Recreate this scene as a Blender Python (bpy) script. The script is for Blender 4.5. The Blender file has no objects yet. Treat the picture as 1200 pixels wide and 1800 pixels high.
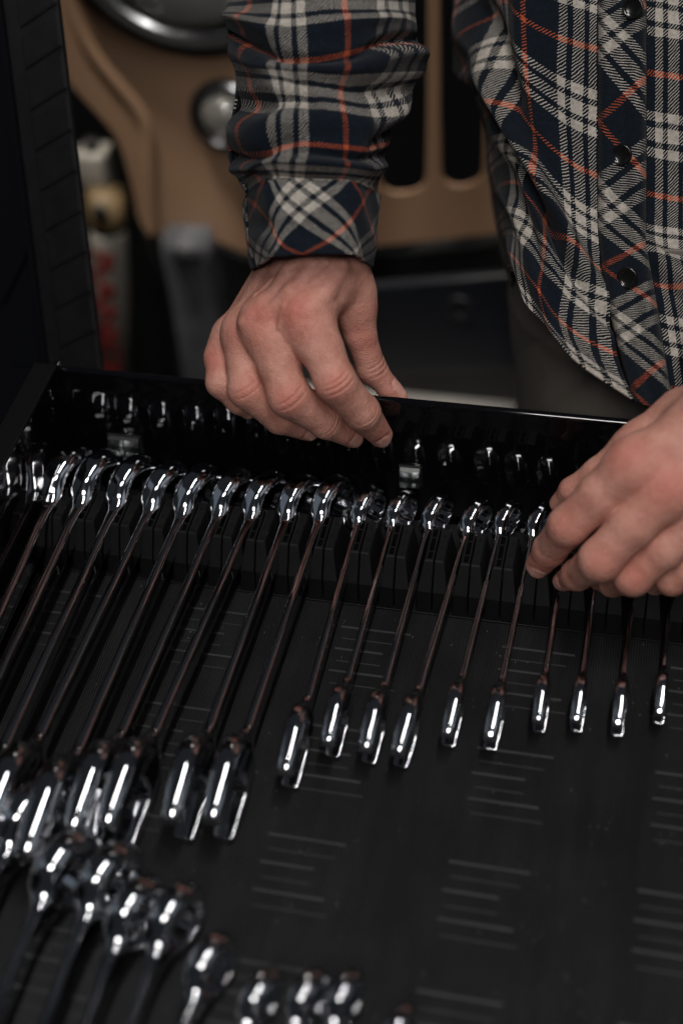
import bpy, bmesh, math, random
import numpy as np
from mathutils import Vector, Matrix
random.seed(4); rng = np.random.default_rng(4)
S = bpy.context.scene
COL = S.collection

# ---------------------------------------------------------------- camera
F = 2600.0                                   # focal length in photo pixels (1200 x 1800)
Yc = np.array([800, 2700, -F]); Yc /= np.linalg.norm(Yc)
Xc = np.array([1, -.11, 503 / F]); Xc -= Xc.dot(Yc) * Yc; Xc /= np.linalg.norm(Xc)
Zc = np.cross(Xc, Yc)
R = np.array([Xc, Yc, Zc])
def ray(px, py): return np.array([(px - 600) / F, -(py - 900) / F, -1.0])
CAM = -(R @ (ray(800, 915) * .93))
def Q(px, py, d): return CAM + R @ (ray(px, py) * d)
def PY(px, py, y):
    r = R @ ray(px, py); return CAM + r * ((y - CAM[1]) / r[1])
def PZ(px, py, z):
    r = R @ ray(px, py); return CAM + r * ((z - CAM[2]) / r[2])
def depth(p): return -(R.T @ (np.asarray(p) - CAM))[2]
cam = bpy.data.cameras.new('camera'); co = bpy.data.objects.new('camera', cam); COL.objects.link(co)
M = Matrix([[*R[i], CAM[i]] for i in range(3)] + [[0, 0, 0, 1]])
co.matrix_world = M
cam.sensor_fit = 'VERTICAL'; cam.sensor_height = 36; cam.sensor_width = 24; cam.lens = F / 1800 * 36
cam.clip_start = .05; cam.clip_end = 50
cam.dof.use_dof = True; cam.dof.focus_distance = .872; cam.dof.aperture_fstop = 2.4
cam.dof.aperture_blades = 0
S.camera = co

# ---------------------------------------------------------------- light
W = bpy.data.worlds.new('World'); S.world = W; W.use_nodes = True
bg = W.node_tree.nodes['Background']; bg.inputs[0].default_value = (.55, .6, .7, 1); bg.inputs[1].default_value = .030
def area(name, loc, target, sx, sy, power, color, roll=None):
    l = bpy.data.lights.new(name, 'AREA'); l.shape = 'RECTANGLE'; l.size = sx; l.size_y = sy
    l.energy = power; l.color = color
    o = bpy.data.objects.new(name, l); COL.objects.link(o); o.location = loc
    d = Vector(target) - Vector(loc)
    o.rotation_euler = d.to_track_quat('-Z', 'Y').to_euler()
    return o
def tube(name, loc, rot, sx, sy, power, color):
    o = area(name, loc, (0, 0, 0), sx, sy, power, color); o.rotation_euler = rot; return o
tube('ceiling_tube_lamp', (.24, -.42, 1.75), (0, 0, 0), .085, 1.10, 15.5, (1, .98, .95))
tube('ceiling_panel_lamp', (-.13, 1.62, 1.80), (0, 0, 0), .16, .22, .9, (1, .97, .93))
area('softbox_lamp', (.16, -1.50, 1.62), (0, 0, .10), .55, .34, 12.5, (1, .965, .93))
area('left_window_lamp', (-1.8, -.5, 1.2), (0, .1, .1), 1.3, 1.1, .6, (.72, .85, 1))
area('right_fill_lamp', (1.7, -.7, 1.0), (0, 0, .05), 1.2, .9, 1.0, (.78, .89, 1))  # added fill that lights the ring teeth, no known window on this side
g_ = area('vehicle_fill_lamp', (-.62, .12, 2.1), (-.24, .54, -.10), .22, .22, 1.15, (1, .93, .84)); g_.data.spread = math.radians(21)  # added narrow fill aimed at the vehicle, not a known fixture
S.view_settings.view_transform = 'Standard'; S.view_settings.look = 'None'
S.view_settings.exposure = 0; S.view_settings.gamma = 1
S.cycles.use_denoising = True
S.cycles.max_bounces = 8; S.cycles.glossy_bounces = 6
S.cycles.caustics_reflective = False; S.cycles.caustics_refractive = False
S.cycles.sample_clamp_indirect = 4

# ---------------------------------------------------------------- helpers
def mat(name, base=(.5, .5, .5), rough=.5, metal=0, **kw):
    m = bpy.data.materials.new(name); m.use_nodes = True
    b = m.node_tree.nodes['Principled BSDF']
    b.inputs['Base Color'].default_value = (*base, 1); b.inputs['Roughness'].default_value = rough
    b.inputs['Metallic'].default_value = metal
    for k, v in kw.items(): b.inputs[k.replace('_', ' ')].default_value = v
    return m, m.node_tree.nodes, m.node_tree.links, b
def N(nodes, typ, **kw):
    n = nodes.new(typ)
    for k, v in kw.items():
        if isinstance(k, str) and hasattr(n, k): setattr(n, k, v)
        else: n.inputs[k].default_value = v
    return n
def math_(nodes, links, op, a, b=None):
    n = nodes.new('ShaderNodeMath'); n.operation = op
    for i, x in enumerate((a, b)):
        if x is None: continue
        if hasattr(x, 'node'): links.new(x, n.inputs[i])
        else: n.inputs[i].default_value = x
    return n.outputs[0]
def noise(nodes, links, scale, detail=4, rough=.55, vec=None):
    n = nodes.new('ShaderNodeTexNoise'); n.inputs['Scale'].default_value = scale
    n.inputs['Detail'].default_value = detail; n.inputs['Roughness'].default_value = rough
    if vec is None:
        t = nodes.new('ShaderNodeTexCoord'); vec = t.outputs['Object']
    links.new(vec, n.inputs['Vector']); return n.outputs['Fac']
def ramp(nodes, links, fac, stops, interp='LINEAR'):
    r = nodes.new('ShaderNodeValToRGB'); r.color_ramp.interpolation = interp
    e = r.color_ramp.elements
    while len(e) < len(stops): e.new(.5)
    for el, (p, c) in zip(e, stops): el.position = p; el.color = (*c, 1) if len(c) == 3 else c
    links.new(fac, r.inputs[0]); return r.outputs[0]
def bump(nodes, links, b, h, strength=.3, dist=.001):
    n = nodes.new('ShaderNodeBump'); n.inputs['Strength'].default_value = strength; n.inputs['Distance'].default_value = dist
    links.new(h, n.inputs['Height']); links.new(n.outputs[0], b.inputs['Normal']); return n

def link(name, me, m, parent=None, smooth=True):
    o = bpy.data.objects.new(name, me); COL.objects.link(o)
    if m: me.materials.append(m)
    if parent: o.parent = parent
    if smooth and len(me.polygons): me.polygons.foreach_set('use_smooth', [True] * len(me.polygons))
    return o
def tag(o, label=None, cat=None, group=None, kind=None):
    if label: o['label'] = label
    if cat: o['category'] = cat
    if group: o['group'] = group
    if kind: o['kind'] = kind
    return o
def empty(name, loc=(0, 0, 0)):
    o = bpy.data.objects.new(name, None); COL.objects.link(o); o.location = loc; o.empty_display_size = .02; return o
def mesh_from(name, V, Fc):
    me = bpy.data.meshes.new(name); me.from_pydata([tuple(map(float, v)) for v in V], [], [tuple(f) for f in Fc]); me.update(); return me
def bm_mesh(name, bm):
    me = bpy.data.meshes.new(name); bmesh.ops.recalc_face_normals(bm, faces=bm.faces); bm.to_mesh(me); bm.free(); return me
def add_box(bm, lo, hi, bev=0, mtx=None):
    lo, hi = Vector(lo), Vector(hi)
    r = bmesh.ops.create_cube(bm, size=1)
    vs = r['verts']
    for v in vs:
        v.co = Vector(((lo[i] + hi[i]) / 2 + v.co[i] * (hi[i] - lo[i]) for i in range(3)))
    if bev:
        es = list({e for v in vs for e in v.link_edges})
        b = bmesh.ops.bevel(bm, geom=es, offset=bev, segments=2, profile=.6, affect='EDGES')
        vs = list({v for f in b['faces'] for v in f.verts} | {v for v in vs if v.is_valid})
    if mtx is not None:
        for v in vs: v.co = mtx @ v.co
    return vs
def add_poly_prism(bm, pts, axis, a, b):
    """prism of 2D polygon along axis 0/1/2 from a to b"""
    def mk(p, t):
        q = list(p); q.insert(axis, t); return bm.verts.new(q)
    A = [mk(p, a) for p in pts]; B = [mk(p, b) for p in pts]
    bm.faces.new(A); bm.faces.new(B[::-1])
    n = len(pts)
    for i in range(n): bm.faces.new((A[i], B[i], B[(i + 1) % n], A[(i + 1) % n]))
def add_lathe(bm, prof, seg=48, mtx=None, closed=False):
    """profile list of (radius, height) round the local Z axis"""
    rings = []
    for r, h in prof:
        if r < 1e-6: rings.append([bm.verts.new((0, 0, h))])
        else: rings.append([bm.verts.new((r * math.cos(2 * math.pi * k / seg), r * math.sin(2 * math.pi * k / seg), h)) for k in range(seg)])
    pairs = list(zip(rings[:-1], rings[1:]))
    if closed: pairs.append((rings[-1], rings[0]))
    for a, b in pairs:
        for k in range(seg):
            k2 = (k + 1) % seg
            if len(a) == 1: bm.faces.new((a[0], b[k], b[k2]))
            elif len(b) == 1: bm.faces.new((a[k], a[k2], b[0]))
            else: bm.faces.new((a[k], a[k2], b[k2], b[k]))
    if mtx is not None:
        for rg in rings:
            for v in rg: v.co = mtx @ v.co
def curve_plate(name, loops, thick, bev):
    """flat plate with holes, in the local XY plane, extruded along Z"""
    cu = bpy.data.curves.new(name, 'CURVE'); cu.dimensions = '2D'; cu.fill_mode = 'BOTH'
    cu.extrude = thick / 2; cu.bevel_depth = bev; cu.bevel_resolution = 2
    for lp in loops:
        s = cu.splines.new('POLY'); s.points.add(len(lp) - 1); s.use_cyclic_u = True
        for p, q in zip(s.points, lp): p.co = (q[0], q[1], 0, 1)
    o = bpy.data.objects.new(name, cu); COL.objects.link(o)
    me = bpy.data.meshes.new_from_object(o); COL.objects.unlink(o); bpy.data.objects.remove(o); me.name = name
    me.materials.clear(); return me

# --- natural cubic spline and lofts
def spline(t, A, tn):
    t = np.asarray(t, float); A = np.asarray(A, float); n = len(t); h = np.diff(t)
    K = np.zeros((n, n)); K[0, 0] = K[-1, -1] = 1; B = np.zeros_like(A)
    for i in range(1, n - 1):
        K[i, i - 1] = h[i - 1]; K[i, i] = 2 * (h[i - 1] + h[i]); K[i, i + 1] = h[i]
        B[i] = 6 * ((A[i + 1] - A[i]) / h[i] - (A[i] - A[i - 1]) / h[i - 1])
    m = np.linalg.solve(K, B.reshape(n, -1)).reshape(A.shape)
    k = np.clip(np.searchsorted(t, tn, side='right') - 1, 0, n - 2)
    sh = (-1,) + (1,) * (A.ndim - 1)
    a = ((t[k + 1] - tn) / h[k]).reshape(sh); b = ((tn - t[k]) / h[k]).reshape(sh); hh = h[k].reshape(sh)
    return a * A[k] + b * A[k + 1] + ((a**3 - a) * m[k] + (b**3 - b) * m[k + 1]) * hh**2 / 6
def loft(us, vs, G, nu, nv, disp=None, closed=False, uvf=None, name='cloth', flip=False):
    """G[j][i] world points at (us[i], vs[j]); closed wraps in u with period us[-1]-us[0] (last column repeats the first)"""
    G = np.asarray(G, float)
    if closed:
        per = us[-1] - us[0]
        ue = [us[-3] - per, us[-2] - per] + list(us) + [us[1] + per, us[2] + per]
        G = np.concatenate([G[:, -3:-1], G, G[:, 1:3]], axis=1)
    else: ue = list(us)
    un = np.linspace(us[0], us[-1], nu); vn = np.linspace(vs[0], vs[-1], nv)
    P = spline(vs, G, vn)
    P = spline(ue, P.transpose(1, 0, 2), un).transpose(1, 0, 2)       # nv x nu x 3
    U, Vv = np.meshgrid(un, vn)
    du = np.gradient(P, axis=1); dv = np.gradient(P, axis=0)
    nr = np.cross(du, dv); nr /= np.linalg.norm(nr, axis=2, keepdims=True) + 1e-12
    if flip: nr = -nr
    if disp is not None: P = P + nr * disp(U, Vv)[..., None]
    idx = np.arange(nu * nv).reshape(nv, nu)
    quads = np.stack([idx[:-1, :-1], idx[:-1, 1:], idx[1:, 1:], idx[1:, :-1]], -1).reshape(-1, 4)
    if flip: quads = quads[:, ::-1]
    me = bpy.data.meshes.new(name); me.from_pydata(P.reshape(-1, 3).tolist(), [], quads.tolist())
    uvl = me.uv_layers.new(name='UVMap')
    UV = np.stack([U, Vv], -1).reshape(-1, 2) if uvf is None else uvf(U, Vv, P).reshape(-1, 2)
    li = np.empty(len(me.loops), int); me.loops.foreach_get('vertex_index', li)
    uvl.data.foreach_set('uv', UV[li].astype(np.float32).ravel())
    me.update(); return me, P
def solid(o, t, off=-1):
    m = o.modifiers.new('thickness', 'SOLIDIFY'); m.thickness = t; m.offset = off

# --- signed distance modelling
def smin(a, b, k):
    h = np.clip(.5 + .5 * (b - a) / k, 0, 1); return b + (a - b) * h - k * h * (1 - h)
def smax(a, b, k): return -smin(-a, -b, k)
def rcone(p, a, b, ra, rb):
    a = np.asarray(a); ba = np.asarray(b) - a; pa = p - a
    t = np.clip(pa @ ba / max(ba @ ba, 1e-12), 0, 1)
    return np.linalg.norm(pa - t[:, None] * ba, axis=1) - (ra + (rb - ra) * t)
def sdf_mesh(fn, lo, hi, h, coarse=4):
    """surface nets on a sparse grid, vertices pulled onto the surface; returns verts, quads, normals"""
    lo = np.asarray(lo, float); hi = np.asarray(hi, float)
    nb = np.ceil((hi - lo) / (h * coarse)).astype(int); n = nb * coarse + 1
    cx = [lo[i] + h * coarse * (np.arange(nb[i]) + .5) for i in range(3)]
    Cg = np.stack(np.meshgrid(*cx, indexing='ij'), -1).reshape(-1, 3)
    fc = fn(Cg).reshape(nb)
    near = np.abs(fc) < h * coarse * 1.6
    full = np.repeat(np.repeat(np.repeat(fc, coarse, 0), coarse, 1), coarse, 2)
    Fg = np.full(n, 1.0); Fg[:-1, :-1, :-1] = full
    act = np.zeros(n, bool)
    k = np.argwhere(near)
    off = np.stack(np.meshgrid(*[np.arange(coarse + 1)] * 3, indexing='ij'), -1).reshape(-1, 3)
    ids = (k[:, None, :] * coarse + off[None]).reshape(-1, 3)
    act[ids[:, 0], ids[:, 1], ids[:, 2]] = True
    A = np.argwhere(act); Fg[act] = fn(lo + A * h)
    ins = Fg < 0
    c = [ins[i:n[0] - 1 + i, j:n[1] - 1 + j, l:n[2] - 1 + l] for i in (0, 1) for j in (0, 1) for l in (0, 1)]
    cnt = sum(x.astype(np.int8) for x in c); cells = np.argwhere((cnt > 0) & (cnt < 8))
    vid = np.full(n - 1, -1); vid[tuple(cells.T)] = np.arange(len(cells))
    acc = np.zeros((len(cells), 3)); w = np.zeros(len(cells))
    for ax in range(3):
        o1, o2 = [i for i in range(3) if i != ax]
        for i in (0, 1):
            for j in (0, 1):
                a = cells.copy(); a[:, o1] += i; a[:, o2] += j; b = a.copy(); b[:, ax] += 1
                fa = Fg[tuple(a.T)]; fb = Fg[tuple(b.T)]; x = (fa < 0) != (fb < 0)
                t = np.where(x, fa / np.where(x, fa - fb, 1), 0)
                q = a + 0.0; q[:, ax] += t; acc[x] += q[x]; w[x] += 1
    V = lo + acc / w[:, None] * h
    quads = []
    for ax in range(3):
        o1, o2 = [(1, 2), (2, 0), (0, 1)][ax]
        sl = [slice(None)] * 3; sl2 = [slice(None)] * 3; sl[ax] = slice(0, -1); sl2[ax] = slice(1, None)
        e = np.argwhere(ins[tuple(sl)] != ins[tuple(sl2)])
        e = e[(e[:, o1] > 0) & (e[:, o2] > 0) & (e[:, o1] < n[o1] - 1) & (e[:, o2] < n[o2] - 1)]
        q = []
        for i, j in ((1, 1), (0, 1), (0, 0), (1, 0)):
            a = e.copy(); a[:, o1] -= i; a[:, o2] -= j; q.append(vid[tuple(a.T)])
        q = np.stack(q, -1); fl = ins[tuple(e.T)]
        q = np.where(fl[:, None], q, q[:, ::-1]); quads.append(q)
    quads = np.concatenate(quads); quads = quads[(quads >= 0).all(1)]
    def grad(p, ep):
        g = np.stack([fn(p + ep * np.eye(3)[i]) - fn(p - ep * np.eye(3)[i]) for i in range(3)], -1)
        return g / (2 * ep)
    for _ in range(2):
        g = grad(V, h * .3); f = fn(V); gg = (g * g).sum(1)
        V = V - np.clip(f / np.maximum(gg, .25), -h, h)[:, None] * g
    g = grad(V, h * .3); nr = g / (np.linalg.norm(g, axis=1, keepdims=True) + 1e-9)
    return V, quads, nr
def np_mesh(name, V, Q4, nr=None):
    me = bpy.data.meshes.new(name); me.from_pydata(V.tolist(), [], Q4.tolist()); me.update()
    me.polygons.foreach_set('use_smooth', [True] * len(me.polygons))
    if nr is not None: me.normals_split_custom_set_from_vertices(nr.tolist())
    return me

# ---------------------------------------------------------------- materials
def m_black_gloss():
    m, n, l, b = mat('black_gloss_paint', (.003, .003, .004), .045)
    b.inputs['Specular IOR Level'].default_value = .85
    f = noise(n, l, 90, 3); r = ramp(n, l, f, [(.35, (.02,) * 3), (.75, (.07,) * 3)]); l.new(r, b.inputs['Roughness'])
    return m
def m_dark_metal():
    m, n, l, b = mat('textured_black_paint', (.003, .003, .0034), .55)
    b.inputs['Specular IOR Level'].default_value = .22; bump(n, l, b, noise(n, l, 900, 2), .25, .0004); return m
def m_rack():
    m, n, l, b = mat('black_rack_plastic', (.011, .011, .012), .5)
    f = noise(n, l, 40, 5); l.new(ramp(n, l, f, [(.35, (.0042, .0042, .0046)), (.75, (.0070, .0070, .0075))]), b.inputs['Base Color'])
    b.inputs['Specular IOR Level'].default_value = .22; bump(n, l, b, noise(n, l, 1500, 2), .15, .0003); return m
def m_liner():
    m, n, l, b = mat('ribbed_black_rubber', (.016, .016, .017), .5)
    tc = n.new('ShaderNodeTexCoord'); sp = n.new('ShaderNodeSeparateXYZ'); l.new(tc.outputs['Object'], sp.inputs[0])
    s = math_(n, l, 'SINE', math_(n, l, 'MULTIPLY', sp.outputs[0], 2 * math.pi / .00145))
    dust = noise(n, l, 22, 6, .65)
    mp = n.new('ShaderNodeMapping'); mp.inputs['Scale'].default_value = (60, 6, 1); l.new(tc.outputs['Object'], mp.inputs[0])
    streak = noise(n, l, 1.0, 5, .6, mp.outputs[0])
    c1 = ramp(n, l, math_(n, l, 'MULTIPLY', dust, streak), [(.16, (.0040, .0042, .0049)), (.42, (.0120, .0122, .0133))])
    vo = n.new('ShaderNodeTexVoronoi'); vo.inputs['Scale'].default_value = 260; l.new(tc.outputs['Object'], vo.inputs['Vector'])
    big = noise(n, l, 60, 2)
    speck = math_(n, l, 'MULTIPLY', math_(n, l, 'LESS_THAN', vo.outputs['Distance'], .13), math_(n, l, 'GREATER_THAN', big, .58))
    mx = n.new('ShaderNodeMix'); mx.data_type = 'RGBA'; l.new(math_(n, l, 'MULTIPLY', speck, .45), mx.inputs[0]); l.new(c1, mx.inputs[6])
    mx.inputs[7].default_value = (.16, .15, .145, 1)
    rb = n.new('ShaderNodeMix'); rb.data_type = 'RGBA'; rb.blend_type = 'MULTIPLY'; rb.inputs[0].default_value = 1
    l.new(mx.outputs[2], rb.inputs[6]); l.new(ramp(n, l, math_(n, l, 'MULTIPLY_ADD', s, .5), [(.0, (.35,) * 3), (1, (1.6,) * 3)]), rb.inputs[7])  # rib glints and groove shade put into the colour: crests lighter, grooves darker
    l.new(rb.outputs[2], b.inputs['Base Color'])
    b.inputs['Specular IOR Level'].default_value = .35; bump(n, l, b, s, .5, .0003); return m
def m_chrome():
    m, n, l, b = mat('polished_chrome', (.66, .67, .70), .07, 1)
    f = noise(n, l, 120, 4); l.new(ramp(n, l, f, [(.35, (.04,) * 3), (.8, (.14,) * 3)]), b.inputs['Roughness']); return m
def m_skin():
    m, n, l, b = mat('skin', (.5, .27, .2), .45)
    at = n.new('ShaderNodeAttribute'); at.attribute_name = 'tint'
    sp = n.new('ShaderNodeSeparateColor'); l.new(at.outputs['Color'], sp.inputs[0])
    f = noise(n, l, 75, 7, .68)
    base = ramp(n, l, f, [(.28, (.45, .180, .140)), (.5, (.555, .262, .200)), (.74, (.68, .355, .285))])
    mx = n.new('ShaderNodeMix'); mx.data_type = 'RGBA'; l.new(base, mx.inputs[6]); mx.inputs[7].default_value = (.56, .150, .118, 1)
    l.new(math_(n, l, 'MULTIPLY', sp.outputs[0], .75), mx.inputs[0])
    mn = n.new('ShaderNodeMix'); mn.data_type = 'RGBA'; l.new(mx.outputs[2], mn.inputs[6]); mn.inputs[7].default_value = (.58, .30, .245, 1)
    l.new(sp.outputs[1], mn.inputs[0])
    l.new(mn.outputs[2], b.inputs['Base Color'])
    l.new(math_(n, l, 'SUBTRACT', .52, math_(n, l, 'MULTIPLY', sp.outputs[1], .22)), b.inputs['Roughness'])
    b.inputs['Subsurface Weight'].default_value = .12; b.inputs['Subsurface Radius'].default_value = (.9, .35, .2)
    b.inputs['Subsurface Scale'].default_value = .004; b.inputs['Specular IOR Level'].default_value = .4
    vo = n.new('ShaderNodeTexVoronoi'); vo.inputs['Scale'].default_value = 700; vo.feature = 'DISTANCE_TO_EDGE'
    tc = n.new('ShaderNodeTexCoord'); l.new(tc.outputs['Object'], vo.inputs['Vector'])
    h = math_(n, l, 'ADD', math_(n, l, 'MULTIPLY', vo.outputs['Distance'], .8), noise(n, l, 260, 3))
    h = math_(n, l, 'MULTIPLY', h, math_(n, l, 'SUBTRACT', 1, sp.outputs[1]))
    bump(n, l, b, h, .75, .0008); return m
NAVY, CREAM, ORANGE = (.0050, .0088, .0150), (.43, .39, .345), (.41, .078, .030)
def m_plaid():
    m, n, l, b = mat('plaid_flannel', NAVY, .95)
    uv = n.new('ShaderNodeUVMap'); uv.uv_map = 'UVMap'
    wob = n.new('ShaderNodeTexNoise'); wob.inputs['Scale'].default_value = 14; wob.inputs['Detail'].default_value = 2
    l.new(uv.outputs[0], wob.inputs['Vector'])
    add = n.new('ShaderNodeVectorMath'); add.operation = 'MULTIPLY_ADD'
    l.new(wob.outputs['Color'], add.inputs[0]); add.inputs[1].default_value = (.022, .022, 0); l.new(uv.outputs[0], add.inputs[2])
    sp = n.new('ShaderNodeSeparateXYZ'); l.new(add.outputs[0], sp.inputs[0])
    st = [(0, ORANGE), (.026, NAVY), (.315, CREAM), (.392, NAVY), (.442, CREAM), (.558, NAVY), (.608, CREAM), (.685, NAVY), (.974, ORANGE)]
    cu = ramp(n, l, math_(n, l, 'FRACT', sp.outputs[0]), st, 'CONSTANT')
    cv = ramp(n, l, math_(n, l, 'FRACT', sp.outputs[1]), st, 'CONSTANT')
    tw = math_(n, l, 'FRACT', math_(n, l, 'MULTIPLY', math_(n, l, 'ADD', sp.outputs[0], sp.outputs[1]), 33.0))
    mask = math_(n, l, 'GREATER_THAN', tw, .5)
    mx = n.new('ShaderNodeMix'); mx.data_type = 'RGBA'; l.new(mask, mx.inputs[0]); l.new(cu, mx.inputs[6]); l.new(cv, mx.inputs[7])
    dk = n.new('ShaderNodeMix'); dk.data_type = 'RGBA'; dk.blend_type = 'DARKEN'; dk.inputs[0].default_value = 1
    l.new(cu, dk.inputs[6]); l.new(cv, dk.inputs[7])
    gap = math_(n, l, 'LESS_THAN', math_(n, l, 'ABSOLUTE', math_(n, l, 'SUBTRACT', math_(n, l, 'FRACT', math_(n, l, 'MULTIPLY', tw, 2.0)), .5)), .31)
    mg = n.new('ShaderNodeMix'); mg.data_type = 'RGBA'; l.new(gap, mg.inputs[0]); l.new(dk.outputs[2], mg.inputs[6]); l.new(mx.outputs[2], mg.inputs[7])
    mx = mg
    fz = noise(n, l, 420, 3, .6)
    mul = n.new('ShaderNodeMix'); mul.data_type = 'RGBA'; mul.blend_type = 'MULTIPLY'; mul.inputs[0].default_value = 1
    l.new(mx.outputs[2], mul.inputs[6]); l.new(ramp(n, l, fz, [(.2, (.55,) * 3), (.8, (1.25,) * 3)]), mul.inputs[7])
    l.new(mul.outputs[2], b.inputs['Base Color'])
    b.inputs['Sheen Weight'].default_value = .05; b.inputs['Sheen Roughness'].default_value = .5
    b.inputs['Specular IOR Level'].default_value = .15
    tri = math_(n, l, 'ABSOLUTE', math_(n, l, 'SUBTRACT', tw, .5))
    bump(n, l, b, math_(n, l, 'ADD', math_(n, l, 'MULTIPLY', tri, .7), math_(n, l, 'MULTIPLY', noise(n, l, 90, 4), 1.6)), .5, .0010); return m
def m_trousers():
    m, n, l, b = mat('grey_brown_cotton', (.18, .16, .138), .9)
    f = noise(n, l, 30, 5); l.new(ramp(n, l, f, [(.3, (.155, .138, .119)), (.75, (.215, .192, .166))]), b.inputs['Base Color'])
    bump(n, l, b, noise(n, l, 1200, 2), .3, .0004); return m
def m_tan():
    m, n, l, b = mat('tan_paint', (.28, .17, .105), .38)
    f = noise(n, l, 8, 4); l.new(ramp(n, l, f, [(.3, (.26, .158, .096)), (.7, (.30, .182, .114))]), b.inputs['Base Color']); return m
def m_simple(name, c, r, metal=0, var=.25, scale=25, spec=.5):
    m, n, l, b = mat(name, c, r, metal)
    f = noise(n, l, scale, 4)
    l.new(ramp(n, l, f, [(.3, tuple(x * (1 - var) for x in c)), (.7, tuple(x * (1 + var) for x in c))]), b.inputs['Base Color']); b.inputs['Specular IOR Level'].default_value = spec; return m
BLACK = m_black_gloss(); DARK = m_dark_metal(); RACK = m_rack(); LINER = m_liner(); CHROME = m_chrome(); SKIN = m_skin()
PLAID = m_plaid(); TROUS = m_trousers(); TAN = m_tan()
EMBLEM = m_simple('emblem_rubber', (.030, .030, .031), .5)  # lighter rubber than the liner, for the emblem lines
RUBBER = m_simple('matt_black_rubber', (.0058, .0058, .0070), .65, 0, .3, 60, .2)
ZINC = m_simple('zinc_plated_steel', (.50, .52, .50), .22, 1, .1)
RIMM = m_simple('dull_chrome_trim', (.35, .35, .36), .25, 1, .1)
BLACKRUB = m_simple('black_seal', (.010, .010, .010), .5)
BUTTON, *_ = mat('black_button_plastic', (.006, .006, .006), .18)
FRAMEG = m_simple('grey_chassis_paint', (.060, .062, .068), .5, 0, .4, 30)
NAVYP = m_simple('dark_blue_black_paint', (.012, .014, .019), .4, 0, .4, 12)
STEELG = m_simple('worn_grey_steel', (.26, .25, .235), .4, .3, .4, 10)
WHITEP = m_simple('cream_white_paint', (.33, .31, .27), .5, 0, .15, 30)
REDP = m_simple('red_lettering', (.20, .010, .009), .5, 0, .15, 30)
AMBER = m_simple('yellowed_bushing', (.17, .115, .055), .6, 0, .3, 30)
FLOORM = m_simple('dark_concrete', (.010, .010, .010), .7, 0, .3, 5)
WALLM = m_simple('warm_brown_wall', (.115, .080, .070), .8, 0, .2, 3)
GLASS, *_ = mat('lamp_glass', (.82, .82, .79), .18, 0, Transmission_Weight=.80, IOR=1.45)
CLEAR, *_ = mat('clear_lamp_glass', (.85, .83, .78), .06, 0, Transmission_Weight=.92, IOR=1.45)
REFL = m_simple('lamp_reflector', (.70, .68, .62), .18, 1, .1)

# ---------------------------------------------------------------- room
GZ = -.78
bm = bmesh.new(); add_box(bm, (-4, -3, GZ - .05), (4, 3.6, GZ)); tag(link('floor', bm_mesh('floor', bm), FLOORM, smooth=False), kind='structure')
bm = bmesh.new(); add_box(bm, (-4, 2.4, 1.95), (4, 2.5, 3.25)); tag(link('reflected_back_wall', bm_mesh('reflected_back_wall', bm), WALLM, smooth=False), kind='structure')  # unseen wall band, height and warm tone shaped for reflections in the chrome
bm = bmesh.new(); add_box(bm, (-4, 2.39, GZ), (4, 2.5, 1.949)); tag(link('reflected_dark_wall', bm_mesh('reflected_dark_wall', bm), FLOORM, smooth=False), kind='structure')  # unseen dark band, added so rounded shaft edges reflect dark

# ---------------------------------------------------------------- tool chest and drawer
XL, XR = -.2485, .33
chest = empty('tool_chest', (0, -.3, GZ)); tag(chest, 'black tool chest carrying the open wrench drawer', 'tool chest')
def child(name, me, m, parent, smooth=True):
    o = link(name, me, m, parent, smooth)
    if parent.type == 'EMPTY': o.location = -Vector(parent.location)
    return o
bm = bmesh.new(); add_box(bm, (XL - .02, -.72, GZ + .08), (XR + .02, -.012, -.012), .004)
child('cabinet_body', bm_mesh('cabinet_body', bm), DARK, chest, False)
bm = bmesh.new(); add_box(bm, (XL + .02, -.70, GZ), (XR - .02, -.03, GZ + .08), .004)
child('plinth', bm_mesh('plinth', bm), DARK, chest, False)

drawer = empty('drawer', (0, -.3, -.012)); tag(drawer, 'open glossy black steel tool drawer full of wrenches', 'drawer')
# far wall: profile swept in X, with rolled top lip
H = .095
prof = [(0, -.010), (0, .0), (0, .02), (-.0001, .04), (-.0002, .060), (-.0001, .076), (.0000, .0815), (.0003, .0845), (.0006, .088), (.0008, .0915),
        (.0007, .0932), (.0008, .0935), (.0016, .0944), (.0029, .0951), (.0037, .0950), (.0042, .0945), (.0043, .092), (.0043, -.010)]
bm = bmesh.new(); NXW = 60; cols = []
for i in range(NXW + 1):
    x = XL + (XR - XL) * i / NXW
    cols.append([bm.verts.new((x, y, z)) for y, z in prof])
for a, b in zip(cols[:-1], cols[1:]):
    for k in range(len(prof) - 1): bm.faces.new((a[k], b[k], b[k + 1], a[k + 1]))
for c in (cols[0], cols[-1]): bm.faces.new(c)
child('front_panel', bm_mesh('front_panel', bm), BLACK, drawer)
# side walls: glossy inner sheet with textured flange on top
for s, x0 in ((-1, XL), (1, XR)):
    bm = bmesh.new()
    xs = sorted((x0 - s * .0005, x0 + s * .003))
    add_box(bm, (xs[0], -.62, -.010), (xs[1], .010, H - .002), .0006)
    child('side_wall', bm_mesh('side_wall', bm), BLACK, drawer, False)
    bm = bmesh.new(); xs = sorted((x0 - s * .0012, x0 + s * .0135))
    add_box(bm, (xs[0], -.62, H - .0018), (xs[1], .0032, H + .0010), .0006)
    child('side_flange', bm_mesh('side_flange', bm), DARK, drawer, False)
bm = bmesh.new(); add_box(bm, (XL, -.62, -.010), (XR, -.0001, -.0025))
child('floor_panel', bm_mesh('floor_panel', bm), BLACK, drawer, False)
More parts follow.
